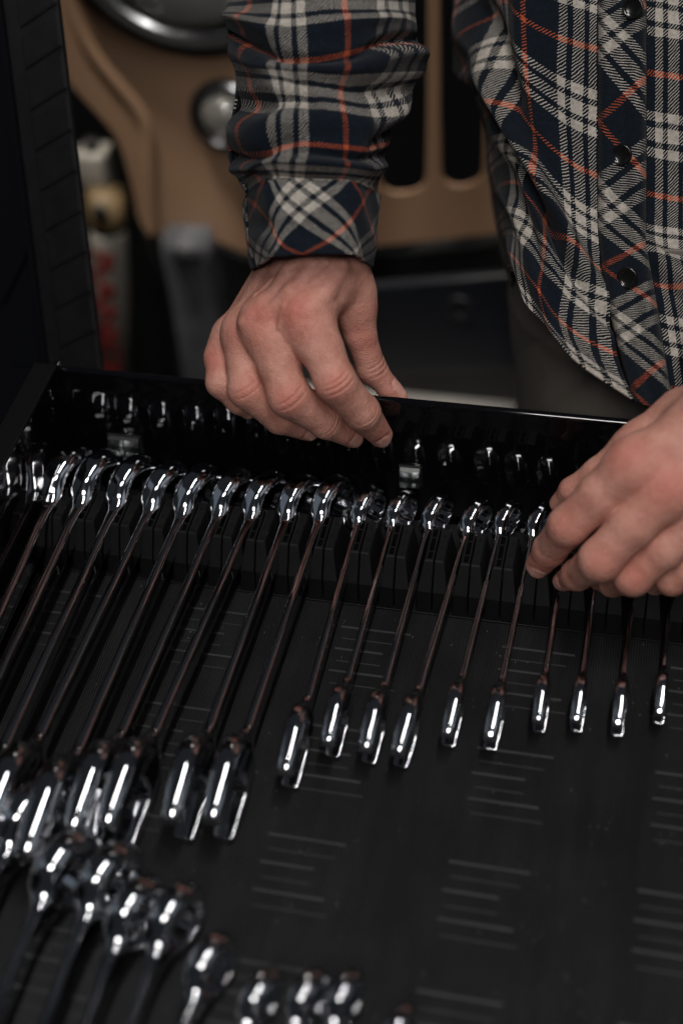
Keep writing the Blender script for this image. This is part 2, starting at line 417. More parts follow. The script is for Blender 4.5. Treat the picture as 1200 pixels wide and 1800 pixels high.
# latch tabs through the front panel
for cx, cz, w, two in ((-.0275, .0362, .0125, False), (-.2115, .0375, .0205, True)):
    bm = bmesh.new()
    add_box(bm, (cx - w / 2 - .001, -.0012, cz - .0085), (cx + w / 2 + .001, -.0002, cz + .008), .0003)
    sl = child('latch_slot', bm_mesh('latch_slot', bm), BLACKRUB, drawer, False)
    bm = bmesh.new()
    pr = [(-.0014, .0062), (-.0032, .0050), (-.0042, .0020), (-.0044, -.0030), (-.0052, -.0058), (-.0060, -.0060), (-.0050, -.0022), (-.0050, .0024), (-.0038, .0062), (-.0014, .0074)]
    for (a, b) in (((-w / 2, -.0002), (.0004, w / 2)) if two else ((-w / 2, w / 2),)):
        add_poly_prism(bm, [(y, cz + z) for y, z in pr], 0, cx + a, cx + b)
    bmesh.ops.bevel(bm, geom=bm.edges[:], offset=.0003, segments=1, affect='EDGES')
    o = link('latch_tab', bm_mesh('latch_tab', bm), ZINC, sl, False)

# liner
liner = empty('drawer_liner', (0, -.3, -.0025)); tag(liner, 'ribbed black rubber liner with embossed emblems on the drawer floor', 'drawer liner')
bm = bmesh.new(); add_box(bm, (XL + .004, -.615, -.0024), (XR - .004, -.0035, 0), .0006)
child('mat', bm_mesh('mat', bm), LINER, liner, False)
EMB = [((515, 205), (925, 255)), ((515, 275), (865, 325)), ((470, 345), (755, 385)), ((475, 425), (735, 460)), ((430, 495), (810, 545)), ((430, 575), (820, 630)),
       ((925, 255), (965, 320)), ((965, 320), (950, 410)), ((950, 410), (872, 462)), ((872, 462), (925, 484)), ((810, 545), (870, 470)), ((820, 630), (895, 590)), ((895, 590), (925, 484))]
segs = []
for a, b in EMB:
    A = PZ(300 + a[0] / 3, 1400 + a[1] / 3, 0); B = PZ(300 + b[0] / 3, 1400 + b[1] / 3, 0); segs.append((A, B))
ec = sum((A + B) / 2 for A, B in segs) / len(segs)
bm = bmesh.new()
for k, (A, B) in enumerate(segs):
    a, b = Vector(A - ec), Vector(B - ec)
    if k < 6: b.y = a.y = (a.y + b.y) / 2
    d = (b - a); L = d.length; d.normalize(); pz = d.cross(Vector((0, 0, 1)))
    if k > 5: continue
    main = k in (0, 2, 4); w = .0007 if main else .0003
    hh = .0006 if main else .00008
    q = [a + pz * w, b + pz * w, b - pz * w, a - pz * w]
    lo = [bm.verts.new((*v.xy, -.0003)) for v in q]; hi_ = [bm.verts.new((*v.xy, hh)) for v in q]
    bm.faces.new(hi_)
    for i in range(4): bm.faces.new((lo[i], lo[(i + 1) % 4], hi_[(i + 1) % 4], hi_[i]))
eme = bm_mesh('embossed_emblem', bm); eme.materials.append(EMBLEM)
for r in range(-2, 4):
    for c in range(-2, 4):
        x = ec[0] + .0955 * c + (.004 * r); y = ec[1] + .0725 * r
        if x < XL + .035 or x > XR - .03 or y > -.06: continue
        o = bpy.data.objects.new('embossed_emblem', eme); COL.objects.link(o); o.parent = liner
        o.location = Vector((x, y, .0001)) - liner.location

# ---------------------------------------------------------------- wrenches
LW = .18
def wrench_sdf(p):
    x, y, z = p[:, 0], p[:, 1], p[:, 2]
    # ring, tilted about Z
    a = math.radians(-22); ca, sa = math.cos(a), math.sin(a)
    cx, cy = .0030, LW
    xr = ca * (x - cx) + sa * (y - cy); yr = -sa * (x - cx) + ca * (y - cy)
    rad = np.sqrt(yr**2 + z**2)
    t = .0055; ro = .0166; rr = .0040
    q0 = rad - (ro - rr) + 8 * xr**2; q1 = np.abs(xr) - (t - rr)
    ring = np.sqrt(np.maximum(q0, 0)**2 + np.maximum(q1, 0)**2) + np.minimum(np.maximum(q0, q1), 0) - rr
    hexs = []
    for off in (0, 30):
        hx = np.full(len(x), -1.0)
        for k in range(3):
            th = math.radians(off + 60 * k); hx = np.maximum(hx, np.abs(yr * math.cos(th) + z * math.sin(th)))
        hexs.append(hx - .0108)
    hole = np.minimum(*hexs)
    cham = rad - .0117 - .7 * (np.abs(xr) - t + .0006)
    hole = np.minimum(hole, cham)
    # shaft
    s = np.clip(y / LW, 0, 1)
    e_ = np.clip((s - .66) / .28, 0, 1); e_ = e_ * e_ * (3 - 2 * e_)
    hz = .0052 + .0012 * e_ + .0030 * np.clip((.22 - s) / .16, 0, 1)**2
    hxw = .0021 + .0010 * np.clip((.25 - s) / .2, 0, 1) + .0020 * np.clip((s - .84) / .12, 0, 1)**1.5
    bend = .0020 * np.clip((s - .80) / .2, 0, 1)**2
    rr = .0017
    q0 = np.abs(x - bend) - (hxw - rr); q1 = np.abs(z) - (hz - rr)
    sh = np.sqrt(np.maximum(q0, 0)**2 + np.maximum(q1, 0)**2) + np.minimum(np.maximum(q0, q1), 0) - rr
    # shallow long recess along both sides
    rec = np.maximum(np.maximum(np.abs(z) - .0022, np.abs(y - LW * .47) - LW * .25), (hxw - .0003) - np.abs(x - bend))
    sh = smax(sh, -rec, .0006)
    sh = np.maximum(sh, np.maximum(y - (LW - .0126), .0100 - y))
    F_ = smin(sh, ring, .0058)
    F_ = smax(F_, -hole, .0005)
    # open end
    b = math.radians(15); cb, sb = math.cos(b), math.sin(b)
    yo = cb * y + sb * z; zo = -sb * y + cb * z
    r2 = (np.abs(yo * .74)**2.6 + np.abs(zo)**2.6 + 1e-12)**(1 / 2.6)
    th = .0054 - .05 * np.clip(-yo, 0, .03) * .8
    rr = .0040
    q0 = r2 - (.0196 - rr) + 10 * x**2; q1 = np.abs(x) - (th - rr)
    op = np.sqrt(np.maximum(q0, 0)**2 + np.maximum(q1, 0)**2) + np.minimum(np.maximum(q0, q1), 0) - rr
    slot = np.maximum(np.abs(zo) - .0096, yo - .004)
    slot = smin(slot, np.sqrt((yo - .0015)**2 + zo**2) - .0094, .002)
    tips = -(yo + .0175)
    op = smax(smax(op, tips, .002), -slot, .0008)
    return smin(F_, op, .0060) if True else F_
V, Q4, NR = sdf_mesh(wrench_sdf, (-.0115, -.024, -.024), (.0145, .202, .024), .00045)
wy = V[:, 1]
def split(name, lo, hi):
    cy = V[Q4].mean(1)[:, 1]; sel = Q4[(cy >= lo) & (cy < hi)]
    u, inv = np.unique(sel, return_inverse=True)
    me = np_mesh(name, V[u], inv.reshape(-1, 4), NR[u]); me.materials.append(CHROME); return me
W_OPEN = split('open_end', -1, .030); W_SHAFT = split('shaft', .030, .150); W_RING = split('ring_end', .150, 1)
def wrench(ringp, openp, label, group):
    ringp, openp = Vector(ringp), Vector(openp)
    o = bpy.data.objects.new('wrench', None); COL.objects.link(o); o.empty_display_size = .01
    d = ringp - openp; L = d.length; s = L / LW
    yv = d.normalized(); xv = yv.cross(Vector((0, 0, 1))).normalized(); zv = xv.cross(yv)
    roll = random.uniform(-.05, .05); xv2 = xv * math.cos(roll) + zv * math.sin(roll); zv = xv2.cross(yv)
    o.matrix_world = Matrix([[xv2[i] * s, yv[i] * s, zv[i] * s, openp[i]] for i in range(3)] + [[0, 0, 0, 1]])
    for nm, me in (('ring_end', W_RING), ('shaft', W_SHAFT), ('open_end', W_OPEN)):
        c = bpy.data.objects.new(nm, me); COL.objects.link(c); c.parent = o
    tag(o, label, 'wrench', group); return o
far = [  # ring pixel, ring x nudge, open end pixel (or length when hidden/out of frame)
 ((113, 850), None, .272, 'largest chrome wrench in the rack, leftmost, beside the drawer side wall'),
 ((165, 852), None, .262, 'chrome wrench second from left in rack, its ring left of the double latch tab'),
 ((226, 858), None, .250, 'third rack wrench from the left, ring just below the double latch tab'),
 ((285, 865), (15, 1420), None, 'fourth rack wrench from the left, right of the double latch tab'),
 ((340, 872), (85, 1450), None, 'fifth rack wrench from the left, left of the pinky finger'),
 ((402, 876), (165, 1410), None, 'sixth rack wrench from the left, ring below the curled pinky'),
 ((460, 880), (225, 1405), None, 'seventh rack wrench from the left, ring below the ring finger'),
 ((518, 884), (330, 1395), None, 'eighth rack wrench from left, first of the two long open ends side by side'),
 ((575, 886), (400, 1395), None, 'ninth rack wrench from left, last long one before the lengths drop'),
 ((637, 896), (517, 1320), None, 'tenth rack wrench from left, its open end alone between long and short groups'),
 ((697, 900), (590, 1275), None, 'eleventh rack wrench from the left, ring left of the single latch tab'),
 ((760, 904), (655, 1285), None, 'twelfth rack wrench from the left, ring right below the single latch tab'),
 ((828, 913), (713, 1292), None, 'thirteenth rack wrench from left, third ring left of the reaching fingers'),
 ((883, 914), (795, 1262), None, 'fourteenth rack wrench from left, second ring left of the reaching fingers'),
 ((940, 918), (868, 1268), None, 'fifteenth rack wrench from left, touched by the reaching index finger'),
 (None, (950, 1243), .123, 'rack wrench with its ring end covered by the reaching index and middle fingers'),
 (None, (1016, 1243), .121, 'rack wrench coming out under the middle finger, third from right'),
 (None, (1088, 1250), .123, 'rack wrench coming out under the ring finger, second from right'),
 (None, (1160, 1232), .113, 'rightmost short rack wrench, coming out under the little finger'),
]
RACKX = []
for rp, op, L, lab in far:
    if rp is not None: r = PZ(*rp, .0280)
    if op is not None:
        Lg = L or .16
        o_ = PZ(*op, .019); Lg = np.linalg.norm((r if rp else np.array([o_[0], -.022, .02])) - o_)
        ro = .0196 * Lg / LW + .0005
        o_ = PZ(op[0], op[1], ro)
    if rp is None:
        r = np.array([o_[0] + .0015, o_[1] + L, .0245])
    if op is None:
        ro = .0196 * L / LW + .0005
        dx = {.272: .006, .262: -.001, .250: -.004}[L]
        o_ = np.array([r[0] + dx, r[1] - L, ro])
    ringr = .0166 * np.linalg.norm(r - o_) / LW
    r[2] = max(r[2], ringr + .004)
    RACKX.append(r[0]); 
    wrench(r, o_, lab, 'chrome wrenches standing in the far rack')
near = [((42, 1440), .25, 'blurred near-row wrench at the left edge, farthest from the camera'),
 ((102, 1527), .245, 'blurred near-row wrench second from the left'),
 ((180, 1548), .235, 'blurred near-row wrench third from the left'),
 ((228, 1605), .22, 'blurred near-row wrench fourth from left, starting left of the two long open ends'),
 ((297, 1615), .21, 'blurred near-row wrench fifth from left, below the two long open ends'),
 ((360, 1697), .19, 'blurred near-row wrench sixth from left, standing apart before the last four'),
 ((447, 1752), .17, 'blurred near-row wrench fourth from right, below the open emblem'),
 ((530, 1752), .16, 'blurred near-row wrench third from right at the bottom edge'),
 ((597, 1752), .155, 'blurred near-row wrench second from right at the bottom edge'),
 ((690, 1812), .15, 'last blurred near-row wrench on the right, barely above the bottom edge')]
for (px, L, lab) in near:
    r = PZ(*px, .024); ro = .0196 * L / LW + .0005
    wrench(r, (r[0] - .002, r[1] - L, ro), lab, 'chrome wrenches of the near row')

# ---------------------------------------------------------------- rack with dividers
rack = empty('wrench_rack', (0, -.05, 0)); tag(rack, 'black plastic wrench rack with slotted dividers behind the ring ends', 'tool rack')
bm = bmesh.new(); add_box(bm, (XL + .006, -.0796, .0003), (.205, -.036, .0012), .0004)
child('base_strip', bm_mesh('base_strip', bm), RACK, rack, False)
def divider_mesh():
    bm = bmesh.new()
    y0, y1 = -.0790, -.0405         # front at the base, back
    zt = .0345
    for s, hole in ((-1, True), (1, False)):
        xin, xo_t, xo_b = s * .0006, s * .0058, s * .0088
        # tapered post: top narrower, outer flank flares to the base
        yt = y0 + .0115
        zs = .017
        ring = []
        for z, xo, yf in ((.0010, xo_b, y0), (zs, xo_b, y0 + .0022), (zt - .0008, xo_t, yt), (zt, xo_t - s * .0006, yt + .0007)):
            ring.append([(xin, yf, z), (xo, yf, z), (xo, y1 + (.0 if z < zt else -.0006), z), (xin, y1 + (.0 if z < zt else -.0006), z)])
        vs = [[bm.verts.new(c) for c in r] for r in ring]
        for a, b in zip(vs[:-1], vs[1:]):
            for k in range(4): bm.faces.new((a[k], a[(k + 1) % 4], b[(k + 1) % 4], b[k]))
        bm.faces.new(vs[0]); 
        if not hole:
            bm.faces.new(vs[-1])
        else:                       # three open pockets in the top
            xa, xb = sorted((xin, xo_t - s * .0006)); ya, yb = yt + .0007, y1 - .0006
            t = .0010; ys = [ya + t, ya + .0062, ya + .0072, ya + .0175, ya + .0185, yb - t]
            xs_ = [xa, xa + t, xb - t, xb]; yl = [ya] + ys + [yb]
            g = {}
            def gv(i, j, z):
                if (i, j, z) not in g: g[(i, j, z)] = bm.verts.new((xs_[i], yl[j], z))
                return g[(i, j, z)]
            for j in range(7):
                for i in range(3):
                    pocket = i == 1 and j in (1, 3, 5)
                    z = zt if not pocket else zt - .012
                    if not pocket: bm.faces.new([gv(i, j, zt), gv(i + 1, j, zt), gv(i + 1, j + 1, zt), gv(i, j + 1, zt)])
                    else:
                        lo = [gv(i, j, z), gv(i + 1, j, z), gv(i + 1, j + 1, z), gv(i, j + 1, z)]
                        hi_ = [gv(i, j, zt), gv(i + 1, j, zt), gv(i + 1, j + 1, zt), gv(i, j + 1, zt)]
                        bm.faces.new(lo)
                        for k in range(4): bm.faces.new((lo[k], lo[(k + 1) % 4], hi_[(k + 1) % 4], hi_[k]))
        if not hole:                # little moulded rings on the solid top
            for yy in (yt + .003, yt + .011, yt + .021):
                add_lathe(bm, [(.0007, -.0002), (.0007, .0003), (.0011, .0003), (.0011, -.0002)], 10, Matrix.Translation((s * .0030, yy, zt)), closed=True)
    add_box(bm, (-.0007, y0 + .012, .001), (.0007, y1 - .002, .026))
    me = bm_mesh('divider', bm); me.materials.append(RACK); return me
DIV = divider_mesh()
RX = sorted(RACKX)
mids = [RX[0] - .0105] + [(a + b) / 2 for a, b in zip(RX[:-1], RX[1:])] + [RX[-1] + .011]
for x in mids:
    o = bpy.data.objects.new('divider', DIV); COL.objects.link(o); o.parent = rack
    o.location = (x - .0035, .05, 0)

# ---------------------------------------------------------------- person
person = empty('person', (.2, .2, GZ))
tag(person, 'person in a plaid flannel shirt gripping the drawer edge and reaching for a wrench', 'person')
def px_r(p, rpx): return rpx * depth(p) / F
class Hand:
    def __init__(s): s.palm = []; s.fingers = []; s.reds = []; s.nails = []; s.creases = []; s.bumps = []
    def f(s, p):
        d = None
        for a, b, ra, rb in s.palm:
            e = rcone(p, a, b, ra, rb); d = e if d is None else smin(d, e, .010)
        fu = None
        for ch in s.fingers:
            e = None
            for a, b, ra, rb in ch:
                q = rcone(p, a, b, ra, rb); e = q if e is None else smin(e, q, .0035)
            fu = e if fu is None else smin(fu, e, .0014)
        d = smin(d, fu, .0085)
        for a, b, ra, rb, k in s.bumps: d = smin(d, rcone(p, a, b, ra, rb), k)
        for c, ax, nrm, rad, depth_, width in s.creases:      # skin folds across a joint
            q = p - c; al = q @ ax; near = (np.linalg.norm(q - al[:, None] * ax, axis=1) < rad * 1.6)
            front = np.clip(((q @ nrm) / rad - .62) * 3.4, 0, 1)
            lat = q @ np.cross(ax, nrm)
            al2 = al + .12 * lat**2 / rad
            d = d + depth_ * np.exp(-(al2 / width)**2) * front * near
        for c, ax, nrm, hl, hw in s.nails:
            q = p - c; a_ = q @ ax / hl; b_ = q @ np.cross(ax, nrm) / hw
            rho = (np.abs(a_)**2.6 + np.abs(b_)**2.6)**(1 / 2.6); fr = np.clip((q @ nrm + hw * .9) / hw, 0, 1)
            d = d + .00055 * np.exp(-((rho - 1.0) / .16)**2) * fr - .0002 * (rho < .95) * fr
        return d
    def tint(s, V):
        c = np.zeros((len(V), 4)); c[:, 3] = 1
        for ctr, r, a in s.reds: c[:, 0] = np.maximum(c[:, 0], a * np.exp(-(((V - ctr)**2).sum(1)) / r**2))
        for ctr, ax, nrm, hl, hw in s.nails:
            q = V - ctr; rho = (np.abs(q @ ax / hl)**2.6 + np.abs(q @ np.cross(ax, nrm) / hw)**2.6)**(1 / 2.6)
            c[:, 1] = np.maximum(c[:, 1], ((rho < .93) & (q @ nrm > -hw * .6)).astype(float))
        return c
def chain(pts):
    """[(px,py,y or ('d',depth), radius px)] -> list of segments"""
    W_ = []
    for px, py, y, r in pts:
        p = Q(px, py, y[1]) if isinstance(y, tuple) else PY(px, py, y)
        W_.append((p, px_r(p, r)))
    return [(a[0], b[0], a[1], b[1]) for a, b in zip(W_[:-1], W_[1:])], W_
VIEW = R @ np.array([0, 0, 1.0])          # towards the camera
def nail(h, W_, hl, hw, lift, side=0, back=.2):
    a, b = W_[-2][0], W_[-1][0]; ax = (b - a) / np.linalg.norm(b - a)
    n = VIEW + side * np.cross(ax, VIEW); n = n - ax * (n @ ax); n /= np.linalg.norm(n)
    r = W_[-1][1]; h.nails.append((b - ax * hl * back + n * r * lift, ax, n, hl, hw))
def joint_creases(h, W_, k, depth_=.0003, offs=(-.0035, -.0008, .0022), width=.0007, side=0):
    a, b, c = W_[k - 1][0], W_[k][0], W_[k + 1][0]; ax = (c - a) / np.linalg.norm(c - a)
    n = VIEW + side * np.cross(ax, VIEW); n = n - ax * (n @ ax); n /= np.linalg.norm(n)
    for o_ in offs: h.creases.append((b + ax * o_, ax, n, W_[k][1], depth_, width))

# gripping hand
G = Hand()
c, wi = chain([(600, 482, .034, 45), (540, 552, .002, 39)]); G.palm += c
c, wm = chain([(550, 468, .036, 44), (462, 562, .004, 36)]); G.palm += c
c, _ = chain([(505, 470, .040, 42), (428, 578, .012, 31)]); G.palm += c
c, _ = chain([(478, 480, .046, 32), (404, 588, .022, 24)]); G.palm += c
c, _ = chain([(553, 300, ('d', .866), 60), (553, 400, ('d', .860), 62), (554, 478, ('d', .853), 73)]); G.palm += c
for pts_ in ([(535, 548, .003, 38), (474, 566, .005, 36)], [(548, 596, -.008, 31), (492, 604, -.008, 29)], [(470, 598, -.004, 29), (436, 602, .000, 25)], [(425, 600, .006, 22), (400, 605, .012, 18)]):
    c, _ = chain(pts_); G.palm += c
c, _ = chain([(600, 470, .044, 46), (620, 540, .030, 36)]); G.palm += c
c, _ = chain([(540, 520, .02, 40), (470, 600, .02, 36)]); G.palm += c
ci, wi = chain([(540, 556, .000, 40), (566, 615, -.014, 37), (590, 672, -.026, 36), (636, 724, -.022, 31), (668, 765, -.0125, 22)]); G.fingers.append(ci)
cm, wm = chain([(462, 565, .003, 36), (490, 640, -.016, 36), (508, 696, -.028, 37), (572, 742, -.022, 28), (620, 768, -.0115, 20)]); G.fingers.append(cm)
cr, wr = chain([(426, 578, .010, 32), (430, 640, -.008, 31), (434, 684, -.022, 33), (492, 735, -.020, 27), (543, 757, -.011, 19)]); G.fingers.append(cr)
cp, wp = chain([(400, 585, .018, 24), (386, 628, .006, 26), (390, 672, -.010, 27), (420, 706, -.012, 21), (436, 722, -.009, 15)]); G.fingers.append(cp)
ct, wt = chain([(622, 520, .036, 38), (632, 585, .026, 28), (652, 648, .022, 26), (684, 684, .020, 19), (704, 696, .019, 13)]); G.fingers.append(ct)
nail(G, wi, .0062, .0054, .80, .25, .15); nail(G, wm, .0060, .0053, .80, .35, .15); nail(G, wr, .0056, .0050, .75, .5, .1); nail(G, wt, .0060, .0045, .7, -.9, .6)
joint_creases(G, wi, 2, .0006, (-.0040, -.0012, .0022)); joint_creases(G, wi, 3, .0002, (-.001, .002))
joint_creases(G, wm, 3, .0003, (-.001, .0016)); joint_creases(G, wm, 2, .0004, (-.002, .002)); joint_creases(G, wr, 2, .0003, (-.002, .002))
joint_creases(G, wt, 2, .0004, (-.0036, -.0006, .0026), .0008, -.5)
def ridge(pts, r, lift, k=.005):
    """raised tendon or vein lying on the palm surface along pixel points"""
    W_ = []
    for px, py in pts:
        d_ = Q(px, py, .70); ry = R @ ray(px, py); ry /= np.linalg.norm(ry)
        t_ = 0.0
        for _ in range(60):
            q_ = (d_ + ry * t_)[None]; dd_ = None
            for a, b, ra, rb in G.palm:
                e = rcone(q_, a, b, ra, rb); dd_ = e if dd_ is None else smin(dd_, e, .010)
            t_ += float(dd_[0])
            if abs(dd_[0]) < 1e-4: break
        W_.append(d_ + ry * (t_ + r - lift))
    for a, b in zip(W_[:-1], W_[1:]): G.bumps.append((a, b, r, r, k))
ridge([(600, 470), (575, 510), (545, 545)], .0035, .0016); ridge([(552, 468), (510, 515), (468, 552)], .0035, .0017); ridge([(505, 478), (465, 530), (432, 568)], .003, .0014)
ridge([(575, 462), (530, 500), (500, 540), (492, 575)], .0014, .0010, .002); ridge([(480, 490), (450, 520), (446, 552)], .0013, .0009, .002)
for x, y, yy, r, a in ((516, 548, -.012, .012, .9), (452, 556, -.010, .012, .8), (424, 585, 0, .009, .6), (588, 674, -.038, .010, .75), (506, 700, -.04, .010, .7), (434, 690, -.035, .010, .6), (366, 630, -.005, .010, .7), (676, 770, -.02, .010, .5), (628, 772, -.02, .009, .6), (640, 600, .015, .014, .5), (700, 694, .01, .010, .4)):
    G.reds.append((PY(x, y, yy), r, a))

# reaching hand
D = Hand()
def dd(px, py, d, r): return (px, py, ('d', d), r)
c, _ = chain([dd(1370, 640, .800, 112), dd(1272, 762, .800, 98)]); D.palm += c
c, _ = chain([dd(1258, 762, .795, 78), dd(1118, 822, .790, 52)]); D.palm += c
c, _ = chain([dd(1270, 760, .795, 80), dd(1178, 858, .788, 48)]); D.palm += c
c, _ = chain([dd(1300, 800, .800, 70), dd(1225, 905, .795, 44)]); D.palm += c
c, _ = chain([dd(1320, 850, .810, 60), dd(1262, 950, .806, 38)]); D.palm += c
c, _ = chain([dd(1196, 730, .818, 48), dd(1112, 786, .822, 32)]); D.palm += c
ci2, xi = chain([dd(1118, 818, .790, 50), dd(1055, 872, .800, 41), dd(998, 924, .812, 35), dd(966, 966, .838, 29), dd(946, 994, .852, 23)]); D.fingers.append(ci2)
cm2, xm = chain([dd(1178, 858, .786, 48), dd(1110, 925, .792, 40), dd(1055, 984, .802, 38), dd(1014, 1010, .830, 27), dd(990, 1021, .845, 19)]); D.fingers.append(cm2)
cr2, xr = chain([dd(1225, 905, .793, 43), dd(1165, 965, .798, 36), dd(1112, 1014, .808, 33), dd(1075, 1026, .835, 22), dd(1050, 1022, .852, 16)]); D.fingers.append(cr2)
cp2, xp = chain([dd(1262, 950, .804, 36), dd(1210, 1000, .806, 30), dd(1180, 1018, .812, 28), dd(1150, 1024, .835, 20), dd(1130, 1020, .85, 15)]); D.fingers.append(cp2)
ct2, xt = chain([dd(1120, 778, .824, 34), dd(1050, 832, .836, 26), dd(1005, 862, .846, 22), dd(982, 885, .858, 17)]); D.fingers.append(ct2)
nail(D, xi, .0060, .0056, .80, -.1, .1); nail(D, xm, .0052, .0050, .8, .4, .05)
joint_creases(D, xi, 2, .00012, (-.003, .0, .003), .001); joint_creases(D, xm, 2, .00012, (-.003, .0, .003), .001)
for x, y, d, r, a in ((1100, 800, .775, .014, .6), (1172, 852, .77, .014, .8), (996, 918, .80, .010, .5), (1058, 985, .79, .010, .5), (1115, 1015, .795, .010, .6), (945, 1000, .84, .008, .7), (990, 1025, .84, .008, .6), (1150, 860, .775, .014, .5)):
    D.reds.append((Q(x, y, d), r, a))

def hand_mesh(h, h_res):
    pts = np.array([q for s_ in (h.palm + [x for ch in h.fingers for x in ch]) for q in (s_[0], s_[1])])
    rmax = max(max(s_[2], s_[3]) for s_ in h.palm)
    return sdf_mesh(h.f, pts.min(0) - rmax - .004, pts.max(0) + rmax + .004, h_res)
VG, QG, NG = hand_mesh(G, .0008); VD, QD, ND = hand_mesh(D, .0009)
# arms and trunk hidden in the clothes, coarse
def trunk(p):
    d = rcone(p, PY(553, 420, .046), Q(590, -250, .88), .025, .032)
    e = Q(590, -250, .88); sh = np.array([.02, .36, .62])
    d = smin(d, rcone(p, e, sh, .034, .045), .02)
    d = smin(d, rcone(p, sh, np.array([.40, .30, .62]), .07, .07), .05)
    e2 = Q(1500, 250, .84)
    d = smin(d, rcone(p, Q(1285, 745, .80), e2, .027, .034), .01)
    d = smin(d, rcone(p, e2, np.array([.40, .30, .62]), .034, .045), .01)
    d = smin(d, rcone(p, np.array([.22, .36, .55]), np.array([.24, .27, .02]), .06, .05), .03)
    return d
VT, QT, NT = sdf_mesh(trunk, (-.25, -.15, -.15), (.6, .55, .75), .008, 2)
VV = np.concatenate([VG, VD, VT]); QQ = np.concatenate([QG, QD + len(VG), QT + len(VG) + len(VD)])
bme = np_mesh('body', VV, QQ, np.concatenate([NG, ND, NT]))
ca_ = bme.color_attributes.new('tint', 'FLOAT_COLOR', 'POINT')
tn = np.concatenate([G.tint(VG), D.tint(VD), np.zeros((len(VT), 4))])
ca_.data.foreach_set('color', tn.astype(np.float32).ravel())
child('body', bme, SKIN, person)

# --- shirt
def folds(fl):
    def f(U, V_):
        d = np.zeros_like(U)
        for u0, v0, u1, v1, w, a in fl:
            e = np.array([u1 - u0, v1 - v0]); L2 = e @ e
            t = np.clip(((U - u0) * e[0] + (V_ - v0) * e[1]) / L2, 0, 1)
            q = np.hypot(U - u0 - t * e[0], V_ - v0 - t * e[1])
            fade = .35 + .65 * np.sin(np.pi * np.clip(t, .08, .92))
            d += a * np.exp(-(q / w)**2) * fade
        d += .0010 * np.sin(5.1 * U + 3.3 * V_ + 1) * np.sin(4.3 * V_ - 2.2 * U) + .0006 * np.sin(11 * U - 7 * V_) 
        return d
    return f
PER = .064
# left front panel (image left of the placket): grid over plaid lines
us = [-2.2, -1.6, -1.15, -.5, 0, .5, .70]
yb = {-2.2: .30, -1.6: .245, -1.15: .165, -.5: .112, 0: .084, .5: .064, .70: .060}
rows = {
 -1.2: [(880, -300), (800, -280), (790, -230), (858, -190), (920, -150), (1015, -105), (1052, -95)],
 -.5: [(880, -80), (812, -60), (803, 0), (866, -80), (922, -60), (1018, -15), (1052, -5)],
 0: [(880, 90), (805, 60), (800, 90), (876, 5), (925, 37), (1018, 80), (1052, 90)],
 .5: [(890, 190), (838, 160), (828, 150), (884, 88), (931, 133), (1014, 191), (1052, 205)],
 1: [(900, 270), (860, 235), (848, 215), (893, 180), (940, 230), (1018, 297), (1052, 312)],
 1.5: [(905, 350), (866, 320), (857, 290), (904, 262), (948, 310), (1022, 388), (1054, 405)],
 2: [(910, 420), (874, 390), (867, 350), (914, 325), (956, 388), (1024, 455), (1058, 478)],
 2.5: [(915, 480), (882, 440), (878, 405), (914, 398), (955, 448), (1024, 522), (1070, 548)],
 3: [(920, 520), (890, 480), (886, 445), (910, 462), (948, 514), (1024, 590), (1086, 622)],
 3.5: [(925, 560), (900, 520), (897, 478), (922, 530), (968, 585), (1046, 660), (1112, 702)],
}
def lean(v): return .046 * (2.4 - v) - .004 * max(0, v - 2.6)
vs_ = sorted(rows)
GL = [[PY(p[0], p[1], yb[u] + lean(v)) for u, p in zip(us, rows[v])] for v in vs_]
fl = [(-1.2, .25, .75, 2.35, .15, .012), (-1.2, .55, .70, 2.66, .09, -.009), (-1.1, -.6, -.45, 1.3, .12, .008), (-.85, -.5, -.25, 1.1, .08, -.007),
      (-.9, 1.2, .3, 2.7, .12, .004), (-1.1, 1.9, .1, 3.1, .12, .003), (-.6, 2.2, .6, 3.2, .16, -.003), (.1, 2.2, .7, 2.75, .10, .003), (-.2, -.9, .0, .9, .15, .004)]
me, _ = loft(us, vs_, GL, 220, 300, folds(fl), flip=True, name='shirt')
shirt = child('shirt', me, PLAID, person); solid(shirt, .0016)
def sub(name, me, m, smooth=True):
    o = link(name, me, m, shirt, smooth); return o
# right front panel
usr = [1.14, 1.6, 2.2, 3.0, 3.7, 4.3]
xr_ = [1122, 1200, 1290, 1420, 1540, 1590]; yr_ = [.061, .060, .068, .105, .19, .30]; dyr = [0, 15, 22, 5, -70, -170]
GR = []
for v in vs_:
    base = {-1.2: -125, -.5: 22, 0: 126, .5: 232, 1: 338, 1.5: 418, 2: 494, 2.5: 585, 3: 680, 3.5: 775}[v]
    sh = 0 if v < 1.6 else (v - 1.6) * 26
    GR.append([PY(x + sh, base + dy, y + lean(v)) for x, y, dy in zip(xr_, yr_, dyr)])
flr = [(1.1, 1.5, 2.2, 2.4, .14, .007), (1.1, 1.8, 2.0, 2.55, .10, -.005), (1.3, -.5, 2.2, .8, .2, .004)]
me, _ = loft(usr, vs_, GR, 130, 240, folds(flr), flip=True, name='right_front')
o = sub('right_front', me, PLAID); solid(o, .0016)
